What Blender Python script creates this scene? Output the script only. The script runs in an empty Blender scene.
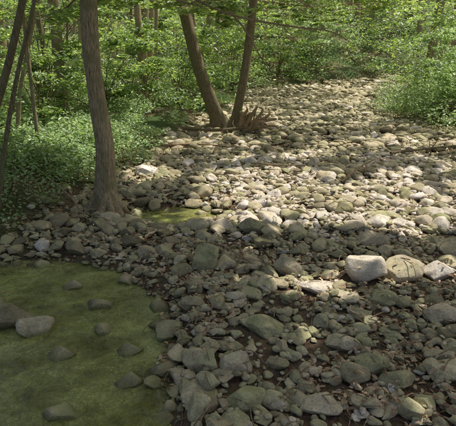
import bpy, bmesh, math, random
import numpy as np
rng=np.random.default_rng(7); random.seed(7)
sc=bpy.context.scene
# ---------------- sun / sky -----------------
S=np.array([0.42,0.30,1.0]); S/=np.linalg.norm(S)
elev=math.asin(S[2]); az=math.atan2(S[0],S[1])
w=bpy.data.worlds.new("World"); sc.world=w; w.use_nodes=True
nt=w.node_tree; bg=nt.nodes['Background']
sky=nt.nodes.new('ShaderNodeTexSky'); sky.sky_type='NISHITA'; sky.sun_disc=False
sky.sun_elevation=elev; sky.sun_rotation=az; sky.dust_density=4.0; sky.air_density=.8; sky.ozone_density=.4
nt.links.new(sky.outputs[0],bg.inputs[0]); bg.inputs[1].default_value=0.15
sl=bpy.data.lights.new("sun","SUN"); sl.energy=5.0; sl.angle=math.radians(0.5); sl.color=(1,0.95,0.9)
so=bpy.data.objects.new("sun",sl); sc.collection.objects.link(so)
from mathutils import Vector
so.rotation_euler=Vector(S).to_track_quat('Z','Y').to_euler(); so.location=(8,6,20)
cam=bpy.data.cameras.new("camera"); co=bpy.data.objects.new("camera",cam); sc.collection.objects.link(co)
co.location=(0,0,2.0); co.rotation_euler=(math.radians(90-18.4),0,0)
cam.sensor_width=36; cam.lens=38.6; cam.clip_end=1000; cam.clip_start=0.05
sc.camera=co
sc.view_settings.view_transform='Standard'; sc.view_settings.look='None'; sc.view_settings.exposure=0

# ---------------- noise -----------------
_tabs={}
def vnoise(x,y,scale,seed=0):
    if seed not in _tabs: _tabs[seed]=np.random.default_rng(1000+seed).random((256,256))
    T=_tabs[seed]; x=np.asarray(x,float)/scale+71.3; y=np.asarray(y,float)/scale+37.7
    xi=np.floor(x).astype(int); yi=np.floor(y).astype(int); fx=x-xi; fy=y-yi
    fx=fx*fx*(3-2*fx); fy=fy*fy*(3-2*fy)
    a=T[xi%256,yi%256]; b=T[(xi+1)%256,yi%256]; c=T[xi%256,(yi+1)%256]; d=T[(xi+1)%256,(yi+1)%256]
    return (a*(1-fx)+b*fx)*(1-fy)+(c*(1-fx)+d*fx)*fy
def sstep(a,b,x):
    t=np.clip((np.asarray(x,float)-a)/(b-a),0,1); return t*t*(3-2*t)
# ---------------- terrain -----------------
YS=[-20,0,3,5,6.2,8.4,13,15,21,25,28,31,36,60]
LS=[-3.5,-2.8,-2.6,-2.4,-1.9,-1.8,-1.0,-0.6,0.7,1.2,3.2,8.5,19,70]
RS=[4.5,4.8,5.0,5.2,5.4,5.6,5.8,5.3,6.5,8.0,11,17,30,90]
def Lf(y): return np.interp(y,YS,LS)
def Rf(y): return np.interp(y,YS,RS)
def bedmask(x,y):
    n=(vnoise(x,y,1.1,3)-.5)*.8
    return np.minimum(x-Lf(y),Rf(y)-x)+n
def pool(x,y):
    n=(vnoise(x,y,.45,5)-.5)*.35
    xr=np.interp(y,[0,2,3.2,3.9,4.4,4.65],[-.48,-.48,-.58,-.78,-1.15,-1.9])
    xl=np.interp(y,[0,2.6,3.3,3.8,4.1,4.6],[-2.6,-2.4,-1.75,-1.9,-2.6,-2.7])
    a=np.minimum(np.minimum(xr-x,x-xl),4.6-y)+n
    b=(1-np.sqrt(((x+.7)/.42)**2+((y-6.1)/.3)**2))*.32+n*.3
    return np.maximum(a,b)
def terr(x,y):
    x=np.asarray(x,float); y=np.asarray(y,float)
    d=-bedmask(x,y)
    z=(vnoise(x,y,1.6,1)-.5)*.10+(vnoise(x,y,.4,2)-.5)*.04+.0
    bank=sstep(-.1,1.3,d)*.36+np.clip(d-1.0,0,None)*.05+np.clip(d-6,0,None)*.12
    z=z+bank+np.clip(d,0,6)*.06*(vnoise(x,y,2.5,4)-.5)*2
    z=z+np.clip(y-28,0,80)*.10
    p=sstep(-.55,.2,pool(x,y))
    z=z*(1-p)+p*(-.17+(vnoise(x,y,.3,6)-.5)*.06)
    return z
WATER=-.085
def mkmesh(name,V,F,mats,rnd=None,mi=None,smooth=True,parent=None):
    V=np.asarray(V,np.float32); F=np.asarray(F,np.int32)
    me=bpy.data.meshes.new(name); n=len(V); m,k=F.shape
    me.vertices.add(n); me.vertices.foreach_set("co",V.ravel())
    me.loops.add(m*k); me.loops.foreach_set("vertex_index",F.ravel())
    me.polygons.add(m); me.polygons.foreach_set("loop_start",np.arange(0,m*k,k,dtype=np.int32))
    me.polygons.foreach_set("loop_total",np.full(m,k,np.int32))
    me.polygons.foreach_set("use_smooth",np.full(m,smooth,bool))
    for a in mats: me.materials.append(a)
    if mi is not None: me.polygons.foreach_set("material_index",np.asarray(mi,np.int32))
    if rnd is not None:
        at=me.attributes.new("rnd","FLOAT","POINT"); at.data.foreach_set("value",np.asarray(rnd,np.float32))
    me.update(calc_edges=True); me.validate()
    ob=bpy.data.objects.new(name,me); sc.collection.objects.link(ob)
    if parent: ob.parent=parent
    return ob
# ---------------- materials -----------------
def newmat(n):
    m=bpy.data.materials.new(n); m.use_nodes=True; t=m.node_tree; t.nodes.clear()
    o=t.nodes.new('ShaderNodeOutputMaterial'); return m,t,o
def noise(t,vec,scale,detail=4,rough=.55):
    n=t.nodes.new('ShaderNodeTexNoise'); n.inputs['Scale'].default_value=scale; n.inputs['Detail'].default_value=detail
    n.inputs['Roughness'].default_value=rough; t.links.new(vec,n.inputs['Vector']); return n.outputs['Fac']
def ramp(t,fac,stops):
    r=t.nodes.new('ShaderNodeValToRGB'); e=r.color_ramp.elements
    while len(e)<len(stops): e.new(.5)
    for a,(p,c) in zip(e,stops): a.position=p; a.color=(*c,1) if len(c)==3 else c
    t.links.new(fac,r.inputs[0]); return r.outputs[0]
def mixc(t,f,a,b,mode='MIX'):
    m=t.nodes.new('ShaderNodeMix'); m.data_type='RGBA'; m.blend_type=mode
    if isinstance(f,(int,float)): m.inputs[0].default_value=f
    else: t.links.new(f,m.inputs[0])
    for s,i in ((a,6),(b,7)):
        if isinstance(s,tuple): m.inputs[i].default_value=(*s,1)
        else: t.links.new(s,m.inputs[i])
    return m.outputs[2]
def math_(t,op,a,b=None,c=None):
    m=t.nodes.new('ShaderNodeMath'); m.operation=op
    for i,s in enumerate((a,b,c)):
        if s is None: continue
        if isinstance(s,(int,float)): m.inputs[i].default_value=s
        else: t.links.new(s,m.inputs[i])
    return m.outputs[0]
def bump(t,h,dist,strength=1):
    b=t.nodes.new('ShaderNodeBump'); b.inputs['Distance'].default_value=dist; b.inputs['Strength'].default_value=strength
    t.links.new(h,b.inputs['Height']); return b.outputs[0]
def attr(t,n='rnd'):
    a=t.nodes.new('ShaderNodeAttribute'); a.attribute_name=n; return a.outputs['Fac']
def geo(t): return t.nodes.new('ShaderNodeNewGeometry')
def pbsdf(t,o,col,rough,nrm=None,spec=.3):
    p=t.nodes.new('ShaderNodeBsdfPrincipled'); t.links.new(col,p.inputs['Base Color'])
    if isinstance(rough,(int,float)): p.inputs['Roughness'].default_value=rough
    else: t.links.new(rough,p.inputs['Roughness'])
    p.inputs['Specular IOR Level'].default_value=spec
    if nrm is not None: t.links.new(nrm,p.inputs['Normal'])
    t.links.new(p.outputs[0],o.inputs[0]); return p

def rockmat():
    m,t,o=newmat("creek_stone"); g=geo(t); P=g.outputs['Position']; a=attr(t)
    off=t.nodes.new('ShaderNodeVectorMath'); off.operation='ADD'; cx=t.nodes.new('ShaderNodeCombineXYZ')
    r30=math_(t,'MULTIPLY',a,157.0); t.links.new(r30,cx.inputs[0]); t.links.new(r30,cx.inputs[2])
    t.links.new(P,off.inputs[0]); t.links.new(cx.outputs[0],off.inputs[1]); Q=off.outputs[0]
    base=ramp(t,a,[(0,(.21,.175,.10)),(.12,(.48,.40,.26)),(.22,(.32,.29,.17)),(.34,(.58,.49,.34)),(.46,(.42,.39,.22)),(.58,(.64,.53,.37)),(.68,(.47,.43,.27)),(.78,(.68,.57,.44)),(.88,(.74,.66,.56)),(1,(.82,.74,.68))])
    n1=noise(t,Q,9,5,.6); n2=noise(t,Q,70,5,.65); n3=noise(t,Q,3,3)
    c=mixc(t,1.0,base,ramp(t,n1,[(.3,(.62,.62,.55)),(.7,(1.15,1.13,1.08))]),'MULTIPLY')
    c=mixc(t,.8,c,ramp(t,n2,[(.3,(.55,.55,.55)),(.62,(1.15,1.15,1.15))]),'MULTIPLY')
    sx=t.nodes.new('ShaderNodeSeparateXYZ'); t.links.new(g.outputs['Normal'],sx.inputs[0])
    up=ramp(t,sx.outputs[2],[(.2,(0,0,0)),(.9,(1,1,1))])
    moss_amt=ramp(t,a,[(.7,(.5,.5,.5)),(.85,(.1,.1,.1))])  # palest stones, many painted for the sunlit band, get less moss
    moss=math_(t,'MULTIPLY',ramp(t,n3,[(.46,(0,0,0)),(.64,(1,1,1))]),math_(t,'MULTIPLY',up,moss_amt))
    c=mixc(t,moss,c,(.35,.37,.15))
    sp=t.nodes.new('ShaderNodeSeparateXYZ'); t.links.new(P,sp.inputs[0])
    wl=math_(t,'ADD',sp.outputs[2],math_(t,'MULTIPLY',n1,-.03))
    mr=t.nodes.new('ShaderNodeMapRange'); mr.inputs[1].default_value=-.09; mr.inputs[2].default_value=-.055; mr.inputs[3].default_value=1; mr.inputs[4].default_value=0
    t.links.new(wl,mr.inputs[0]); wet=mr.outputs[0]
    c=mixc(t,wet,c,mixc(t,1.0,c,(.5,.55,.36),'MULTIPLY'))
    rg=math_(t,'SUBTRACT',.75,math_(t,'MULTIPLY',wet,.45))
    h=math_(t,'ADD',math_(t,'MULTIPLY',n1,.5),math_(t,'MULTIPLY',n2,.35))
    pbsdf(t,o,c,rg,bump(t,h,.025,.9),.3); return m
def groundmat():
    m,t,o=newmat("forest_soil"); g=geo(t); P=g.outputs['Position']
    n1=noise(t,P,.8,4); n2=noise(t,P,14,6,.7); n3=noise(t,P,60,4,.7)
    v=t.nodes.new('ShaderNodeTexVoronoi'); v.inputs['Scale'].default_value=28; t.links.new(P,v.inputs['Vector'])
    soil=ramp(t,n2,[(.3,(.07,.052,.03)),(.55,(.18,.125,.07)),(.75,(.30,.22,.14))])
    peb=mixc(t,.5,soil,v.outputs['Color'],'MULTIPLY')
    a=attr(t)
    green=ramp(t,n3,[(.3,(.03,.055,.015)),(.6,(.07,.12,.03)),(.8,(.14,.11,.06))])
    c=mixc(t,a,mixc(t,ramp(t,n1,[(.35,(0,0,0)),(.6,(1,1,1))]),soil,green),mixc(t,.6,soil,peb))
    sp=t.nodes.new('ShaderNodeSeparateXYZ'); t.links.new(P,sp.inputs[0])
    mr=t.nodes.new('ShaderNodeMapRange'); mr.inputs[1].default_value=-.14; mr.inputs[2].default_value=-.095; mr.inputs[3].default_value=1; mr.inputs[4].default_value=0
    t.links.new(sp.outputs[2],mr.inputs[0])
    c=mixc(t,mr.outputs[0],c,ramp(t,n2,[(.3,(.22,.22,.07)),(.7,(.42,.42,.17))]))   # algae-covered silt on the pool bed
    h=math_(t,'ADD',n2,math_(t,'MULTIPLY',v.outputs['Distance'],-.6))
    pbsdf(t,o,c,.9,bump(t,h,.05,.9),.2); return m
def leafmat(name,stops,trans=.5,tint=(2.2,2.0,1.1)):
    m,t,o=newmat(name); a=attr(t)
    c=ramp(t,a,stops)
    d=t.nodes.new('ShaderNodeBsdfDiffuse'); t.links.new(c,d.inputs[0])
    tr=t.nodes.new('ShaderNodeBsdfTranslucent'); t.links.new(mixc(t,1.0,c,tint,'MULTIPLY'),tr.inputs[0])
    mx=t.nodes.new('ShaderNodeMixShader'); mx.inputs[0].default_value=trans
    t.links.new(d.outputs[0],mx.inputs[1]); t.links.new(tr.outputs[0],mx.inputs[2])
    gl=t.nodes.new('ShaderNodeBsdfGlossy'); gl.inputs['Roughness'].default_value=.45
    m2=t.nodes.new('ShaderNodeMixShader'); m2.inputs[0].default_value=.06
    t.links.new(mx.outputs[0],m2.inputs[1]); t.links.new(gl.outputs[0],m2.inputs[2]); t.links.new(m2.outputs[0],o.inputs[0]); return m
def barkmat(name,c1,c2,c3):
    m,t,o=newmat(name); tc=t.nodes.new('ShaderNodeNewGeometry')
    mp=t.nodes.new('ShaderNodeMapping'); mp.inputs['Scale'].default_value=(1,1,.16); t.links.new(tc.outputs['Position'],mp.inputs[0])
    n1=noise(t,mp.outputs[0],70,6,.7); n2=noise(t,tc.outputs['Position'],5,4)
    c=ramp(t,n1,[(.35,c1),(.5,c2),(.66,c3)])
    c=mixc(t,ramp(t,n2,[(.48,(0,0,0)),(.66,(.7,.7,.7))]),c,(.24,.24,.10))
    pbsdf(t,o,c,.9,bump(t,n1,.03,1),.2); return m
def watermat():
    m,t,o=newmat("pool_water"); P=geo(t).outputs['Position']
    n=noise(t,P,7,3,.5); nb=noise(t,P,30,2,.5)
    nr=bump(t,math_(t,'ADD',n,math_(t,'MULTIPLY',nb,.35)),.03,.6)
    f=t.nodes.new('ShaderNodeFresnel'); f.inputs[0].default_value=1.4; t.links.new(nr,f.inputs[1])
    gl=t.nodes.new('ShaderNodeBsdfGlossy'); gl.inputs['Roughness'].default_value=.05; t.links.new(nr,gl.inputs['Normal'])
    tr=t.nodes.new('ShaderNodeBsdfTransparent'); tr.inputs[0].default_value=(.88,.9,.55,1)
    al=noise(t,P,2.6,9,.78); fi=noise(t,P,75,4,.7)
    df=t.nodes.new('ShaderNodeBsdfDiffuse'); t.links.new(mixc(t,.75,ramp(t,al,[(.35,(.28,.28,.07)),(.65,(.44,.46,.15))]),ramp(t,fi,[(.35,(.55,.55,.55)),(.6,(1.1,1.1,1.1)),(.68,(2.2,2.2,2.0))]),'MULTIPLY'),df.inputs[0])
    a=t.nodes.new('ShaderNodeMixShader'); t.links.new(ramp(t,al,[(.38,(.25,.25,.25)),(.6,(.7,.7,.7))]),a.inputs[0])
    t.links.new(tr.outputs[0],a.inputs[1]); t.links.new(df.outputs[0],a.inputs[2])
    b=t.nodes.new('ShaderNodeMixShader'); t.links.new(f.outputs[0],b.inputs[0]); t.links.new(a.outputs[0],b.inputs[1]); t.links.new(gl.outputs[0],b.inputs[2])
    t.links.new(b.outputs[0],o.inputs[0]); return m
M_rock=rockmat(); M_ground=groundmat(); M_water=watermat()
Gs=[(0,(.055,.11,.03)),(.4,(.15,.24,.07)),(.8,(.26,.37,.13)),(1,(.40,.52,.24))]
M_leaf=leafmat("green_leaves",Gs,.5); M_under=leafmat("undergrowth_leaves",[(0,(.12,.19,.06)),(.5,(.28,.42,.16)),(1,(.50,.64,.36))],.5,(1.6,1.5,1.1))
M_can=leafmat("canopy_leaves",[(0,(.20,.24,.09)),(.5,(.29,.33,.14)),(1,(.36,.40,.19))],.75,(1.9,1.75,1.4))
M_dead=leafmat("dead_leaves",[(0,(.18,.10,.05)),(.5,(.40,.26,.15)),(1,(.6,.46,.3))],.15)
M_bark=barkmat("grey_brown_bark",(.20,.145,.08),(.46,.35,.21),(.66,.53,.35))
M_barkd=barkmat("dark_bark",(.10,.075,.045),(.26,.20,.12),(.42,.33,.21))
M_wood=barkmat("driftwood",(.20,.12,.06),(.46,.32,.18),(.66,.52,.36))
# ---------------- ground -----------------
def axis(lo,hi,c,fine,n):
    u=np.linspace(-1,1,n); k=4.2
    s=np.sinh(k*u)/np.sinh(k); return c+np.where(u<0,-s*(lo-c),s*(hi-c))
gx=axis(-160,170,1,.05,420); gy=axis(-60,220,7,.05,460)
X,Y=np.meshgrid(gx,gy,indexing='ij'); Z=terr(X,Y); nx,ny=X.shape
idx=np.arange(nx*ny).reshape(nx,ny)
F=np.stack([idx[:-1,:-1],idx[1:,:-1],idx[1:,1:],idx[:-1,1:]],-1).reshape(-1,4)
mkmesh("ground",np.stack([X,Y,Z],-1).reshape(-1,3),F,[M_ground],rnd=sstep(-.5,.3,bedmask(X,Y)).ravel())
wx=np.linspace(-4,.4,40); wy=np.linspace(.2,7,40); X,Y=np.meshgrid(wx,wy,indexing='ij'); idx=np.arange(1600).reshape(40,40)
F=np.stack([idx[:-1,:-1],idx[1:,:-1],idx[1:,1:],idx[:-1,1:]],-1).reshape(-1,4)
mkmesh("creek_water",np.stack([X,Y,X*0+WATER],-1).reshape(-1,3),F,[M_water])
# ---------------- rocks -----------------
def ico(sub):
    bm=bmesh.new(); bmesh.ops.create_icosphere(bm,subdivisions=sub,radius=1)
    v=np.array([p.co[:] for p in bm.verts]); f=np.array([[q.index for q in p.verts] for p in bm.faces]); bm.free(); return v,f
ICO={s:ico(s) for s in (2,3,4,5)}
def variant(sub):
    v=ICO[sub][0].copy()
    for k in range(rng.integers(8,15)):
        n=rng.normal(size=3); n/=np.linalg.norm(n); d=rng.uniform(.5,.86)
        s=v@n-d; v-=np.where(s>0,s,0)[:,None]*n*.95
    disp=np.zeros(len(v))
    for k in range(7):
        fr=rng.normal(size=3)*rng.uniform(1.5,4.5); disp+=np.sin(v@fr+rng.uniform(0,6.3))*.017
    if sub>=4:
        for k in range(14):
            fr=rng.normal(size=3)*rng.uniform(6,13); disp+=np.sin(v@fr+rng.uniform(0,6.3))*.004
    v*=(1+disp)[:,None]; v-=(v.max(0)+v.min(0))/2; v/=np.abs(v).max(0)
    return v
VAR={s:[variant(s) for _ in range({2:40,3:50,4:40,5:24}[s])] for s in (2,3,4,5)}
CELL=.03; HX0,HY0=-6.,1.; HN=(int(26/CELL),int(36/CELL))
hx=HX0+(np.arange(HN[0])+.5)*CELL; hy=HY0+(np.arange(HN[1])+.5)*CELL
T0=terr(*np.meshgrid(hx,hy,indexing='ij')); H=T0.copy()
acc={s:([],[],[]) for s in VAR}; cnt={s:0 for s in VAR}
def sunlit_tone(x,y):  # sunlight put into stone colour: more pale stones in the sunlit band
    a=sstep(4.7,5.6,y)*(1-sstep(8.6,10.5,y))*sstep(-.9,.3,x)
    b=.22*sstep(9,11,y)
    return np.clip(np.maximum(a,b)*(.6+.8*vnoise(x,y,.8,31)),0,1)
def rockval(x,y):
    d=float(sunlit_tone(x,y)); r=rng.random()
    if r<d*.52: return rng.uniform(.76,1.0)  # pale tone painted in where the sun falls
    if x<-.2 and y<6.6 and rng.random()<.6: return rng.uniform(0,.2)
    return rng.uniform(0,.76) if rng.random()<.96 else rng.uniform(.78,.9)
def add_rock(store,sub,cx,cy,a,b,c,yaw,tilt,sink=.3,rv=None,cap=.2,zforce=None):
    i0=int((cx-HX0)/CELL); j0=int((cy-HY0)/CELL); R=max(1,int(.5*(a+b)/CELL))
    if i0-R<0 or j0-R<0 or i0+R+1>HN[0] or j0+R+1>HN[1]: return False
    sl_=(slice(i0-R,i0+R+1),slice(j0-R,j0+R+1)); h=H[sl_]; t0=T0[i0,j0]
    base=.4*h.mean()+.6*np.percentile(h,25)
    if (h-T0[sl_]).mean()>cap: return False
    zc=base+c*(1-2*sink) if zforce is None else zforce
    uu=np.arange(-R,R+1)*CELL; d2=(uu[:,None]**2+uu[None]**2)/((.5*(a+b))**2)
    top=zc+c*.85*np.sqrt(np.clip(1-d2,0,1)); H[sl_]=np.where(d2<1,np.maximum(h,top),h)
    v=VAR[sub][rng.integers(len(VAR[sub]))]*np.array([a,b,c])
    ax=rng.uniform(0,6.3); k=np.array([math.cos(ax),math.sin(ax),0]); ct,st=math.cos(tilt),math.sin(tilt)
    K=np.array([[0,-k[2],k[1]],[k[2],0,-k[0]],[-k[1],k[0],0]]); Rm=np.eye(3)+st*K+(1-ct)*K@K
    Rz=np.array([[math.cos(yaw),-math.sin(yaw),0],[math.sin(yaw),math.cos(yaw),0],[0,0,1]])
    v=v@(Rm@Rz).T+np.array([cx,cy,zc])
    if store is None: return v
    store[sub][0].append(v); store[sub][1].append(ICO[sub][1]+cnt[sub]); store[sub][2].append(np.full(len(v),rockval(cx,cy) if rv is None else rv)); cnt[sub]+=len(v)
    return True
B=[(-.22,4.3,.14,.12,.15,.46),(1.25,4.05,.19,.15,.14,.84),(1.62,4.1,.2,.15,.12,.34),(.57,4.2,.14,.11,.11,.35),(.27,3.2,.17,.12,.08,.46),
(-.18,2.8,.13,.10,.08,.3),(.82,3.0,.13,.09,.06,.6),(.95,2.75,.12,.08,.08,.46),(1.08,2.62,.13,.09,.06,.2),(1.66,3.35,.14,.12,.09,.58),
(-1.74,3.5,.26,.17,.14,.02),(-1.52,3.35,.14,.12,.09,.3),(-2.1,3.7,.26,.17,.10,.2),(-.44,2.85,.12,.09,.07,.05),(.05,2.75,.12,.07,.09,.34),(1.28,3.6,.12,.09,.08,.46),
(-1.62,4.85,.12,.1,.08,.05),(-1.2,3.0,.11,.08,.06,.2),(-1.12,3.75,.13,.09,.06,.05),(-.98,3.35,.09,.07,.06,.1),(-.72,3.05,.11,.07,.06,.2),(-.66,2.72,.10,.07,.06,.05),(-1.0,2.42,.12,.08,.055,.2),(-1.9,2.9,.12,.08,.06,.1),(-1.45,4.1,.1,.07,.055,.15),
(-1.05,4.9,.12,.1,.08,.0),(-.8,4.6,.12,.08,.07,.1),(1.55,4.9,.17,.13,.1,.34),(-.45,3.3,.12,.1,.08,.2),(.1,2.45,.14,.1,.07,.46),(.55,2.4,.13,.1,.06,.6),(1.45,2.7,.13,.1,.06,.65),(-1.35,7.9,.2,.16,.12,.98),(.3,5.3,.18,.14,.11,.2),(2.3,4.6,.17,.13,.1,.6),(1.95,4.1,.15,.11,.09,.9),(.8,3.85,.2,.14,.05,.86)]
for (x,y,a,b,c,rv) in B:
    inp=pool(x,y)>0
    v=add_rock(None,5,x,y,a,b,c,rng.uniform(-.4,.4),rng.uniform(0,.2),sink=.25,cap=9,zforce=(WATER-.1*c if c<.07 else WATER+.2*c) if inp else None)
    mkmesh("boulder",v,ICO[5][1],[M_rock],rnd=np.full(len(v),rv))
def scatter(n,y0,y1,r0,r1,sub,pw=2.2,left=-.25,cap=.05):
    ys=rng.uniform(y0,y1,n); Lm=Lf(ys)-.4; Rm_=Rf(ys)+.5; half=ys*.56+1.0
    x0=np.maximum(Lm,-half); x1=np.minimum(Rm_,half); wd=np.clip(x1-x0,.0,None)
    keep=rng.random(n)<wd/wd.max(); ys=ys[keep]; xs=x0[keep]+rng.random(keep.sum())*wd[keep]
    r=r0+(r1-r0)*rng.random(len(xs))**pw; o=np.argsort(-r); xs,ys,r=xs[o],ys[o],r[o]
    bm=bedmask(xs,ys); pm=pool(xs,ys)
    for x,y,q,b_,p in zip(xs,ys,r,bm,pm):
        if b_<left and rng.random()>.12: continue
        if p>.04 and (rng.random()>.3 or q>.08): continue
        a=q; b=q*rng.uniform(.6,.92); c=q*rng.uniform(.32,.62)
        cp=cap*(.6 if p>-.3 else 1)
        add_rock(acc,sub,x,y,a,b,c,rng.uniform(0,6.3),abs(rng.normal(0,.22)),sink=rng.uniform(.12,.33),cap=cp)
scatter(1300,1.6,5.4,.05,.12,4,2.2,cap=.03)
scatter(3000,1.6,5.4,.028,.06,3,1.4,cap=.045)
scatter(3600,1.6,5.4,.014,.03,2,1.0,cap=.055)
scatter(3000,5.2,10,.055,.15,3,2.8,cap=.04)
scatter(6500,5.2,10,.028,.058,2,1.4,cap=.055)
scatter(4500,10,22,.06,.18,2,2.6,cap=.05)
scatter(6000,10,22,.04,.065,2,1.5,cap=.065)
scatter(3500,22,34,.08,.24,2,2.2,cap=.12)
V=[];F=[];R=[];n=0
for s in acc:
    if not acc[s][0]: continue
    v=np.concatenate(acc[s][0]); V.append(v); F.append(np.concatenate(acc[s][1])+n); R.append(np.concatenate(acc[s][2])); n+=len(v)
mkmesh("creek_stones",np.concatenate(V),np.concatenate(F),[M_rock],rnd=np.concatenate(R))
def topz(x,y):
    i=np.clip(((np.asarray(x)-HX0)/CELL).astype(int),0,HN[0]-1); j=np.clip(((np.asarray(y)-HY0)/CELL).astype(int),0,HN[1]-1); return H[i,j]
# ---------------- canopy gaps, shaped to place the sun patches -----------------
def opened(x,y):
    x=np.asarray(x,float);y=np.asarray(y,float)
    def box(x0,x1,y0,y1,e): return sstep(x0-e,x0+e,x)*(1-sstep(x1-e,x1+e,x))*sstep(y0-e,y0+e,y)*(1-sstep(y1-e,y1+e,y))
    O=np.full(x.shape,.0)
    O=np.maximum(O,.62*box(-.5,6,5.1,8.3,.4)); O=np.maximum(O,.50*box(-1.6,8,8.6,60,.6))
    O=np.maximum(O,.85*box(-30,-1.9,7.2,60,.6)); O=np.maximum(O,1.2*box(4.9,18,10.5,40,.8))
    def sp(cx,cy,rx,ry): return 1.3*(1-np.clip(np.sqrt(((x-cx)/rx)**2+((y-cy)/ry)**2)-.5,0,1))
    for q in [(-1.35,7.9,.5,.5),(.75,3.9,.42,.28),(1.3,4.05,.42,.24),(2.0,4.15,.34,.26)]: O=np.maximum(O,sp(*q))
    nn=.55*vnoise(x,y,.45,11)+.45*vnoise(x,y,1.3,12); nn=.5+(nn-.5)*1.6
    return (nn<O)&(O>.12)
def keepmask(P):
    g=P[:,:2]-S[:2]/S[2]*P[:,2:3]; return ~opened(g[:,0],g[:,1])
# ---------------- leaves -----------------
LT=np.array([(0,0,0),(.32,.23,.07),(.7,.2,.05),(1,0,-.04),(.7,-.2,.05),(.32,-.23,.07)]); LT[:,0]-=.5
LF=np.array([(0,1,2,3),(0,3,4,5)])
def leaves(C,size,jit=.5,up=None,rv=None):
    n=len(C); nrm=np.concatenate([rng.normal(0,jit,(n,2)),np.ones((n,1))],1)
    nrm/=np.linalg.norm(nrm,axis=1,keepdims=True)
    t=rng.normal(size=(n,3)); t[:,2]*=.3; t-= (t*nrm).sum(1,keepdims=True)*nrm; t/=np.linalg.norm(t,axis=1,keepdims=True)
    b=np.cross(nrm,t); s=np.broadcast_to(size,(n,))[:,None,None]
    V=C[:,None]+s*(LT[None,:,0:1]*t[:,None]+LT[None,:,1:2]*b[:,None]+LT[None,:,2:3]*nrm[:,None])
    F=LF[None]+ (np.arange(n)*6)[:,None,None]
    if rv is None: rv=np.clip(rng.normal(.45,.22,n),0,1)
    return V.reshape(-1,3),F.reshape(-1,4),np.repeat(rv,6)
def tube(path,rad,n=10,rough=.0,step=None,flare=None):
    P=np.array(path,float); r=np.array(rad,float); d=np.r_[0,np.cumsum(np.linalg.norm(np.diff(P,axis=0),axis=1))]
    L=d[-1]; m=max(len(P)*3,int(L/(step or max(.08,r.max()*.9)))+2); m=min(m,160); u=np.linspace(0,L,m)
    if flare: u=L*(np.linspace(0,1,m)**1.5)
    def cr(col):
        tang=np.gradient(col,d); k=np.clip(np.searchsorted(d,u,side='right')-1,0,len(d)-2); h=d[k+1]-d[k]; s=(u-d[k])/h
        return (2*s**3-3*s**2+1)*col[k]+(s**3-2*s**2+s)*h*tang[k]+(-2*s**3+3*s**2)*col[k+1]+(s**3-s**2)*h*tang[k+1]
    C=np.stack([cr(P[:,i]) for i in range(3)],1); rr=np.interp(u,d,r)
    T=np.gradient(C,axis=0); T/=np.linalg.norm(T,axis=1,keepdims=True)
    ref=np.array([0,1.,0]) if abs(T[:,1]).mean()<.8 else np.array([1.,0,0])
    A=np.cross(T,ref); A/=np.linalg.norm(A,axis=1,keepdims=True); Bv=np.cross(T,A)
    th=np.linspace(0,2*math.pi,n,endpoint=False); ph=rng.uniform(0,6.3,4)
    R=rr[:,None]*(1+rough*(np.sin(3*th+ph[0]+u[:,None]*1.3)+.6*np.sin(5*th+ph[1]-u[:,None]*2.1)+.5*np.sin(u[:,None]*7+ph[2]+2*th)))
    if flare:
        f=np.clip(1-u/flare[0],0,1)[:,None]**2; R=R*(1+f*flare[1]*(.5+.5*np.sin(5*th+ph[3]))[None]+f*flare[1]*.25)
    V=C[:,None]+R[:,:,None]*(np.cos(th)[None,:,None]*A[:,None]+np.sin(th)[None,:,None]*Bv[:,None])
    idx=np.arange(m*n).reshape(m,n); F=np.stack([idx[:-1],np.roll(idx[:-1],-1,1),np.roll(idx[1:],-1,1),idx[1:]],-1).reshape(-1,4)
    return V.reshape(-1,3),F,C
class Builder:
    def __init__(s): s.V=[];s.F=[];s.R=[];s.M=[];s.n=0
    def add(s,V,F,R,m):
        s.V.append(V);s.F.append(F+s.n);s.R.append(R if R is not None else np.full(len(V),.5));s.M.append(np.full(len(F),m));s.n+=len(V)
    def make(s,name,mats): return mkmesh(name,np.concatenate(s.V),np.concatenate(s.F),mats,rnd=np.concatenate(s.R),mi=np.concatenate(s.M))
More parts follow.
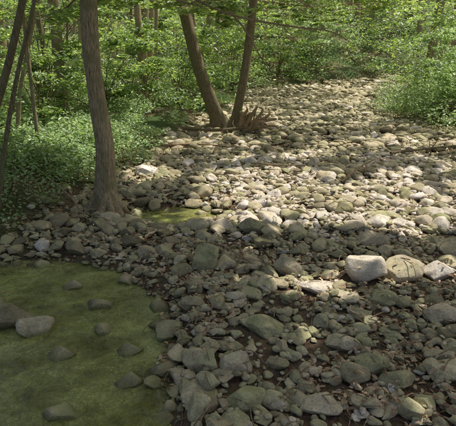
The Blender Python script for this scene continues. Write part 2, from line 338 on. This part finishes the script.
def tree(name,path,rad,bark=None,n=12,flare=(.5,1.0),rough=.05,top=10.,nl=1500,nb=7,roots=0):
    bark=bark or M_bark; b=Builder()
    P=[np.array(p,float) for p in path]; r=list(rad); d=P[-1]-P[-2]; d/=np.linalg.norm(d)
    base=P[0].copy()
    for i in range(roots):
        a=i*6.283/roots+rng.uniform(-.3,.3); ln=r[0]*rng.uniform(2.2,3.4); dx=np.array([math.cos(a),math.sin(a),0])
        q=[base+dx*r[0]*.4+[0,0,.32],base+dx*r[0]*1.15+[0,0,.14],base+dx*ln*.7+[0,0,.07],base+dx*ln+[0,0,-.05]]
        V,F,_=tube(q,[r[0]*.42,r[0]*.4,r[0]*.25,r[0]*.1],9,.08,step=.04); b.add(V,F,None,0)
    lastz=P[-1][2]; d=d*.5+np.array([0,0,.7]); r0=r[-1]; nz=3
    for i in range(1,nz+1):
        P.append(P[-1]+d/d[2]*(top-lastz)/nz+np.array([rng.normal(0,.15),rng.normal(0,.15),0])); r.append(r0*(1-.28*i))
    V,F,C=tube(P,r,n,rough,flare=flare,step=.08 if n>20 else None); b.add(V,F,None,0)
    for i in range(nb):
        z=rng.uniform(max(3.6,top*.4),top*.95); k=np.argmin(abs(C[:,2]-z)); s=C[k]; a=rng.uniform(0,6.3); ln=rng.uniform(1.5,3.2)
        q=[s,s+np.array([math.cos(a),math.sin(a),.5])*ln*.5,s+np.array([math.cos(a+.2),math.sin(a+.2),.75])*ln]
        rr=r0*.35; V,F,c2=tube(q,[rr,rr*.6,rr*.2],6); b.add(V,F,None,0)
        m=nl//nb; cc=c2[rng.integers(len(c2)//3,len(c2),m)]+rng.normal(0,.55,(m,3))*np.array([1,1,.5])
        cc=cc[keepmask(cc)]; cc=cc[cc[:,2]>3.3]
        if len(cc): V,F,R=leaves(cc,rng.uniform(.13,.24,len(cc))); b.add(V,F,R,1)
    return b.make(name,[bark,M_leaf])
g=lambda x,y: float(terr(x,y))
tree("maple_tree",[(-1.62,6.15,-.05),(-1.6,6.15,.3),(-1.56,6.12,.8),(-1.6,6.1,1.45),(-1.62,6.1,2.0),(-1.6,6.1,2.6)],[.15,.135,.118,.102,.098,.096],flare=(.45,.9),n=36,top=10,roots=7,rough=.04)
tree("leaning_tree",[(-.2,13.1,-.05),(-.3,13.05,.35),(-.58,13,1.1),(-.88,13,2.1),(-1.08,13,3.0)],[.24,.19,.16,.15,.145],bark=M_barkd,flare=(.6,.6),n=18,roots=5)
tree("leaning_tree",[(.12,12.5,-.05),(.2,12.4,.4),(.34,12.3,1.1),(.48,12.3,2.0),(.58,12.3,3.0)],[.17,.12,.105,.1,.095],bark=M_barkd,flare=(.6,.6),n=14,roots=5)
tree("slender_tree",[(-2.65,16,g(-2.65,16)-.1),(-2.7,16,1.5),(-2.75,16,3.5)],[.14,.11,.1],n=12)
tree("slender_tree",[(-2.35,17,g(-2.35,17)-.1),(-2.4,17,1.5),(-2.3,17,3.5)],[.08,.065,.06],n=10,top=8)
tree("sapling",[(-2.75,5.5,g(-2.75,5.5)-.1),(-2.55,5.5,.9),(-2.3,5.5,1.7),(-2.02,5.5,2.45),(-1.85,5.6,3.3)],[.035,.028,.025,.022,.02],bark=M_barkd,n=8,top=6,nl=500,rough=.03)
tree("sapling",[(-3.1,5.7,g(-3.1,5.7)-.1),(-2.75,5.6,1.1),(-2.45,5.6,1.75),(-2.2,5.6,2.4),(-1.98,5.7,3.2)],[.06,.05,.043,.04,.036],bark=M_barkd,n=8,top=7,nl=500,rough=.03)
tree("sapling",[(-3.9,9,g(-3.9,9)-.1),(-3.75,9,1.2),(-3.5,9,2.0),(-3.1,9,3.2)],[.045,.04,.035,.03],n=8,top=7,nl=500)
for (x,y,r) in [(-4.0,12,.13),(-4.6,13,.06),(-6.2,14,.16),(-7.2,17,.12),(-5.3,19,.15),(-3.4,22,.14),(-1.5,24,.1),(10.3,26,.22),(5.9,40,.13),(12.2,28,.12),(-4.9,10.5,.045),(-3.2,8.2,.03),(-9,20,.2),(0,31,.14),(1.2,37,.17),(-8.3,13,.08),(14,38,.2)]:
    l=rng.normal(0,.12); z=g(x,y)
    tree("forest_tree",[(x,y,z-.1),(x+l*.4,y,z+1.3),(x+l*1.2,y,z+3.2)],[r*1.2,r,r*.93],bark=M_bark if rng.random()<.6 else M_barkd,n=10,top=z+rng.uniform(8,12),nl=300)
b=Builder()
for i in range(130):
    y=rng.uniform(20,80); x=rng.uniform(-.62,.62)*y
    if bedmask(x,y)>-1.0: continue
    z=g(x,y); r=rng.uniform(.05,.2); l=rng.normal(0,.5)
    V,F,C=tube([(x,y,z-.2),(x+l*.5,y,z+3),(x+l,y,z+7),(x+l*1.6,y,z+12)],[r*1.2,r,r*.8,r*.3],7,.03,step=1.0); b.add(V,F,None,0 if rng.random()<.7 else 1)
def clump_leaves(c,rad,n,size,flat=.5,jit=.6,dark=0):
    u=rng.normal(size=(n,3)); u/=np.linalg.norm(u,axis=1,keepdims=True); q=rng.random(n)**(.4)
    P=c+u*q[:,None]*np.array([rad,rad,rad*flat]); return leaves(P,rng.uniform(.7,1.25,n)*size,jit,rv=np.clip(rng.normal(.45+rng.normal(0,.17),.18,n),0,1))
cn=0
while cn<1250:
    y=14+rng.random()**.75*44; x=rng.uniform(-.6,.6)*y; d=-bedmask(x,y)
    h=rng.random()**1.3*(6.0 if y>25 else 4.2)
    if d<.2 and not (h>2.6 and rng.random()<.3 and y>17): continue
    z=g(x,y)+h+.2; s=.10+y*.0026
    V,F,R=clump_leaves(np.array([x,y,z]),rng.uniform(.5,1.4),90,s,rng.uniform(.25,.6)); b.add(V,F,R,2); cn+=1
b.make("distant_trees",[M_bark,M_barkd,M_leaf])
# unseen canopy layer, shaped to shade the bed and leave sun gaps
n=52000; gxp=rng.uniform(-7,7,n); gyp=rng.uniform(-.5,27,n); hz=rng.uniform(7,10.5,n)
k=~opened(gxp,gyp)&((gyp<9)|(rng.random(n)<.5)); gxp,gyp,hz=gxp[k],gyp[k],hz[k]
m_=2500; gxp=np.r_[gxp,rng.uniform(-3,0,m_)]; gyp=np.r_[gyp,rng.uniform(1.2,5,m_)]; hz=np.r_[hz,rng.uniform(8,9.5,m_)]  # extra unseen leaves added to shade the pool
P=np.stack([gxp+S[0]/S[2]*hz,gyp+S[1]/S[2]*hz,hz],1)
V,F,R=leaves(P,rng.uniform(.24,.36,len(P)),.4); mkmesh("shade_canopy",V,F,[M_can],rnd=R)
# low plants on the banks
b=Builder()
def plants(n,x0,x1,y0,y1,hmin,hmax,per,size,dmin=.15,rad=.3):
    for i in range(n):
        x=rng.uniform(x0,x1); y=rng.uniform(y0,y1)
        if -bedmask(x,y)<dmin or abs(x)>y*.56+1: continue
        h=rng.uniform(hmin,hmax)*(.6+.8*vnoise(x,y,1.5,9)); z=g(x,y)
        V,F,R=clump_leaves(np.array([x,y,z+h*.65]),rad*rng.uniform(.7,1.3),per,size,max(.2,h/rad*.4),.55); b.add(V,F,R,0)
        if rng.random()<.5:
            V,F,_=tube([(x,y,z-.02),(x+rng.normal(0,.05),y,z+h*.5),(x+rng.normal(0,.1),y,z+h)],[.008,.006,.003],4,step=.3); b.add(V,F,None,1)
plants(700,-7,-2,6.6,14,.2,.5,45,.07)
plants(160,-3.6,-1.4,6.8,11.5,.15,.4,40,.065,dmin=0)
plants(130,-4,-2.2,4.8,7,.1,.35,26,.05,dmin=.3)
plants(800,-14,2.5,12,30,.3,.9,45,.11,rad=.5)
plants(450,4.5,16,9,30,.3,1.1,55,.09,rad=.5,dmin=-.1)
plants(110,4.7,8.5,10.5,17,.4,1.2,90,.09,rad=.55,dmin=-.3)
plants(700,-10,16,25,48,.4,1.4,50,.17,rad=.9)
b.make("undergrowth",[M_under,M_barkd])
def shrub(name,x,y,h,rad,nspray,per,size,mat=M_leaf):
    b=Builder(); z=g(x,y)
    for i in range(nspray):
        a=rng.uniform(0,6.3); q=rng.random()**.5*rad; hh=h*rng.uniform(.25,1); c=np.array([x+math.cos(a)*q,y+math.sin(a)*q,z+hh])
        V,F,_=tube([(x+rng.normal(0,.05),y,z-.03),((x+c[0])/2-.1*math.cos(a),(y+c[1])/2,z+hh*.65),tuple(c)],[.014,.01,.004],5,step=.25); b.add(V,F,None,1)
        V,F,R=clump_leaves(c,rng.uniform(.25,.5),per,size,.3,.45); b.add(V,F,R,0)
    b.make(name,[mat,M_barkd])
for (x,y,h,r) in [(-4.4,7.8,1.7,.9),(-5.2,9,2.6,1.3),(-3.9,10.3,1.6,1.0),(-3.0,12,2.2,1.2),(-2.4,14.5,2.0,1.2),(-1.6,16.5,2.6,1.3),(-4.4,12,3.0,1.5),(-6.5,12.5,3.2,1.6),(-.8,19,2.2,1.3),(-3.5,17.5,3.2,1.6),(.2,23,2.6,1.5),(6.9,14.5,1.6,1.0),(7.9,17,2.2,1.3),(8.8,20.5,2.6,1.4),(9.9,24,3.0,1.6),(-3.5,6.8,1.0,.6),(3,30,3,1.6),(5.5,32,3.5,1.8),(1.2,28,3,1.6)]:
    shrub("shrub",x,y,h,r,int(12*r)+6,95,.09 if y<12 else .12,M_under if x>5 else M_leaf)
def bough(name,pts,r0,sprays,per,size,wmat=M_bark,sp=.3):
    b=Builder(); V,F,C=tube(pts,np.linspace(r0,r0*.3,len(pts)),6,.03,step=.1); b.add(V,F,None,1)
    for i in range(sprays):
        c=C[rng.integers(len(C)//4,len(C))]; e=c+rng.normal(0,sp,3)*np.array([1,1,.45])
        V,F,_=tube([c,(c+e)/2+[0,0,.04],e],[r0*.3,r0*.2,r0*.1],4,step=.2); b.add(V,F,None,1)
        V,F,R=clump_leaves(e,rng.uniform(.15,.32),per,size,.25,.35); b.add(V,F,R,0)
    b.make(name,[M_leaf,wmat])
bough("overhanging_bough",[(-1.6,6.1,3.0),(-1.1,6.6,2.75),(-.5,7.2,2.6),(.1,7.8,2.5)],.025,34,24,.11)
bough("overhanging_bough",[(-1.62,6.1,2.9),(-1.9,6.9,2.75),(-2.3,7.6,2.6),(-2.9,8.3,2.45)],.025,34,24,.11,sp=.38)
bough("overhanging_bough",[(-4,12,3.6),(-2.4,12,3.2),(-.9,12,2.9),(.6,12.5,2.9)],.03,50,30,.13,sp=.45)
bough("overhanging_bough",[(8,15,4.2),(6,15,3.7),(4.5,15.5,3.4),(3.2,16,3.3)],.03,36,30,.13,sp=.45)
bough("overhanging_bough",[(-2,24,4.8),(1,24,4.2),(4,24,3.9),(6,25,4.0)],.04,60,34,.17,sp=.8)
bough("overhanging_bough",[(14,30,5.2),(10,30,4.6),(7,30,4.2),(4,30,4.4)],.04,60,34,.18,sp=.9)
def branch(name,pts,rad,mat=M_wood,subs=0,n=7):
    b=Builder(); V,F,C=tube(pts,rad,n,.06,step=.04); b.add(V,F,None,0)
    for i in range(subs):
        c=C[rng.integers(len(C)//3,len(C)-2)]; e=c+rng.normal(0,.16,3)+[0,0,-.02]
        V,F,_=tube([c,(c+e)/2+rng.normal(0,.02,3),e],[rad[-1]*.9,rad[-1]*.6,rad[-1]*.3],5,step=.05); b.add(V,F,None,0)
    b.make(name,[mat])
branch("bare_branch",[(-1.55,6.1,3.3),(-.7,6.05,2.75),(-.07,6,2.42),(.4,6,2.31),(.82,6,2.25),(1.2,6,2.2),(1.43,6,2.09)],[.02,.015,.012,.011,.010,.008,.004],subs=5)
branch("bare_branch",[(.0,6.1,2.45),(.2,6,2.22),(.4,6,1.9),(.58,6,1.68),(.82,6,1.47)],[.011,.010,.008,.006,.004],subs=4)
branch("fallen_branch",[(-2.25,6.0,.45),(-1.95,5.8,.28),(-1.7,5.6,.05)],[.014,.013,.008],subs=3)
branch("fallen_branch",[(1.75,7.3,topz(1.75,7.3)+.03),(2.05,7.6,topz(2.05,7.6)+.12),(2.5,7.9,topz(2.5,7.9)+.25)],[.02,.016,.008],subs=5)
branch("fallen_branch",[(-.35,4.75,topz(-.35,4.75)+.02),(-.05,4.5,topz(-.05,4.5)+.05),(.2,4.3,topz(.2,4.3)+.03)],[.016,.013,.006],subs=6)
branch("fallen_branch",[(.0,4.72,topz(0,4.72)+.05),(.1,4.5,topz(.1,4.5)+.12),(.16,4.35,topz(.16,4.35)+.02)],[.012,.010,.005],subs=5)
branch("fallen_branch",[(-1.1,12.0,topz(-1.1,12.)+.1),(-.2,11.8,topz(-.2,11.8)+.12),(.7,11.9,topz(.7,11.9)+.1)],[.05,.04,.02],subs=8,mat=M_barkd)
branch("fallen_branch",[(.4,8.3,topz(.4,8.3)+.04),(1.0,8.15,topz(1.,8.15)+.05),(1.5,8.3,topz(1.5,8.3)+.06),(2.0,8.5,topz(2.,8.5)+.04)],[.014,.012,.009,.004],subs=8)
branch("fallen_branch",[(3.2,9.5,topz(3.2,9.5)+.05),(4.2,9.8,topz(4.2,9.8)+.14),(5.2,9.6,topz(5.2,9.6)+.2)],[.03,.025,.012],subs=10,mat=M_barkd)
branch("fallen_branch",[(-1.5,9.9,topz(-1.5,9.9)+.06),(-.6,10.2,topz(-.6,10.2)+.1),(.3,10.0,topz(.3,10.0)+.04)],[.03,.025,.012],subs=8)
b=Builder()
for i in range(13):
    a=rng.uniform(-.9,2.2); ln=rng.uniform(.35,.85); c=np.array([.42,12.0,.12])
    e=c+np.array([math.cos(a)*ln,-.15+rng.normal(0,.15),abs(math.sin(a))*ln*.75+.05]); md=(c+e)/2+rng.normal(0,.07,3)
    V,F,_=tube([c+rng.normal(0,.05,3),md,e,e+rng.normal(0,.08,3)],[.09,.05,.025,.008],8,.12,step=.05); b.add(V,F,None,0)
b.make("root_stump",[M_wood])
b=Builder()
for i in range(700):
    y=2+rng.random()**1.3*11; x=rng.uniform(-.5,.56)*y
    if bedmask(x,y)<-.8 or pool(x,y)>-.02: continue
    a=rng.uniform(0,6.3); ln=rng.uniform(.06,.28); x2,y2=x+math.cos(a)*ln,y+math.sin(a)*ln
    z1,z2=float(topz(x,y))+.008,float(topz(x2,y2))+.008
    V,F,_=tube([(x,y,z1),((x+x2)/2+rng.normal(0,.015),(y+y2)/2,max(z1,z2,(z1+z2)/2+.01)),(x2,y2,z2)],[.004,.0035,.002],5,step=.06); b.add(V,F,None,0)
b.make("twigs",[M_wood])
n=22000; y=1.8+rng.random(n)**1.2*12; x=rng.uniform(-.56,.6,n)*y; k=(pool(x,y)<-.03)&(bedmask(x,y)>-2.0); k&=(vnoise(x,y,.5,21)>.38)
x,y=x[k],y[k]; tz=topz(x,y); low=(tz-terr(x,y)<.05)|(rng.random(len(x))<.35); x,y,tz=x[low],y[low],tz[low]
P=np.stack([x,y,np.maximum(tz,terr(x,y))+.010],1)
V,F,R=leaves(P,rng.uniform(.02,.06,len(P)),.4,rv=rng.random(len(P))); mkmesh("leaf_litter",V,F,[M_dead],rnd=R)
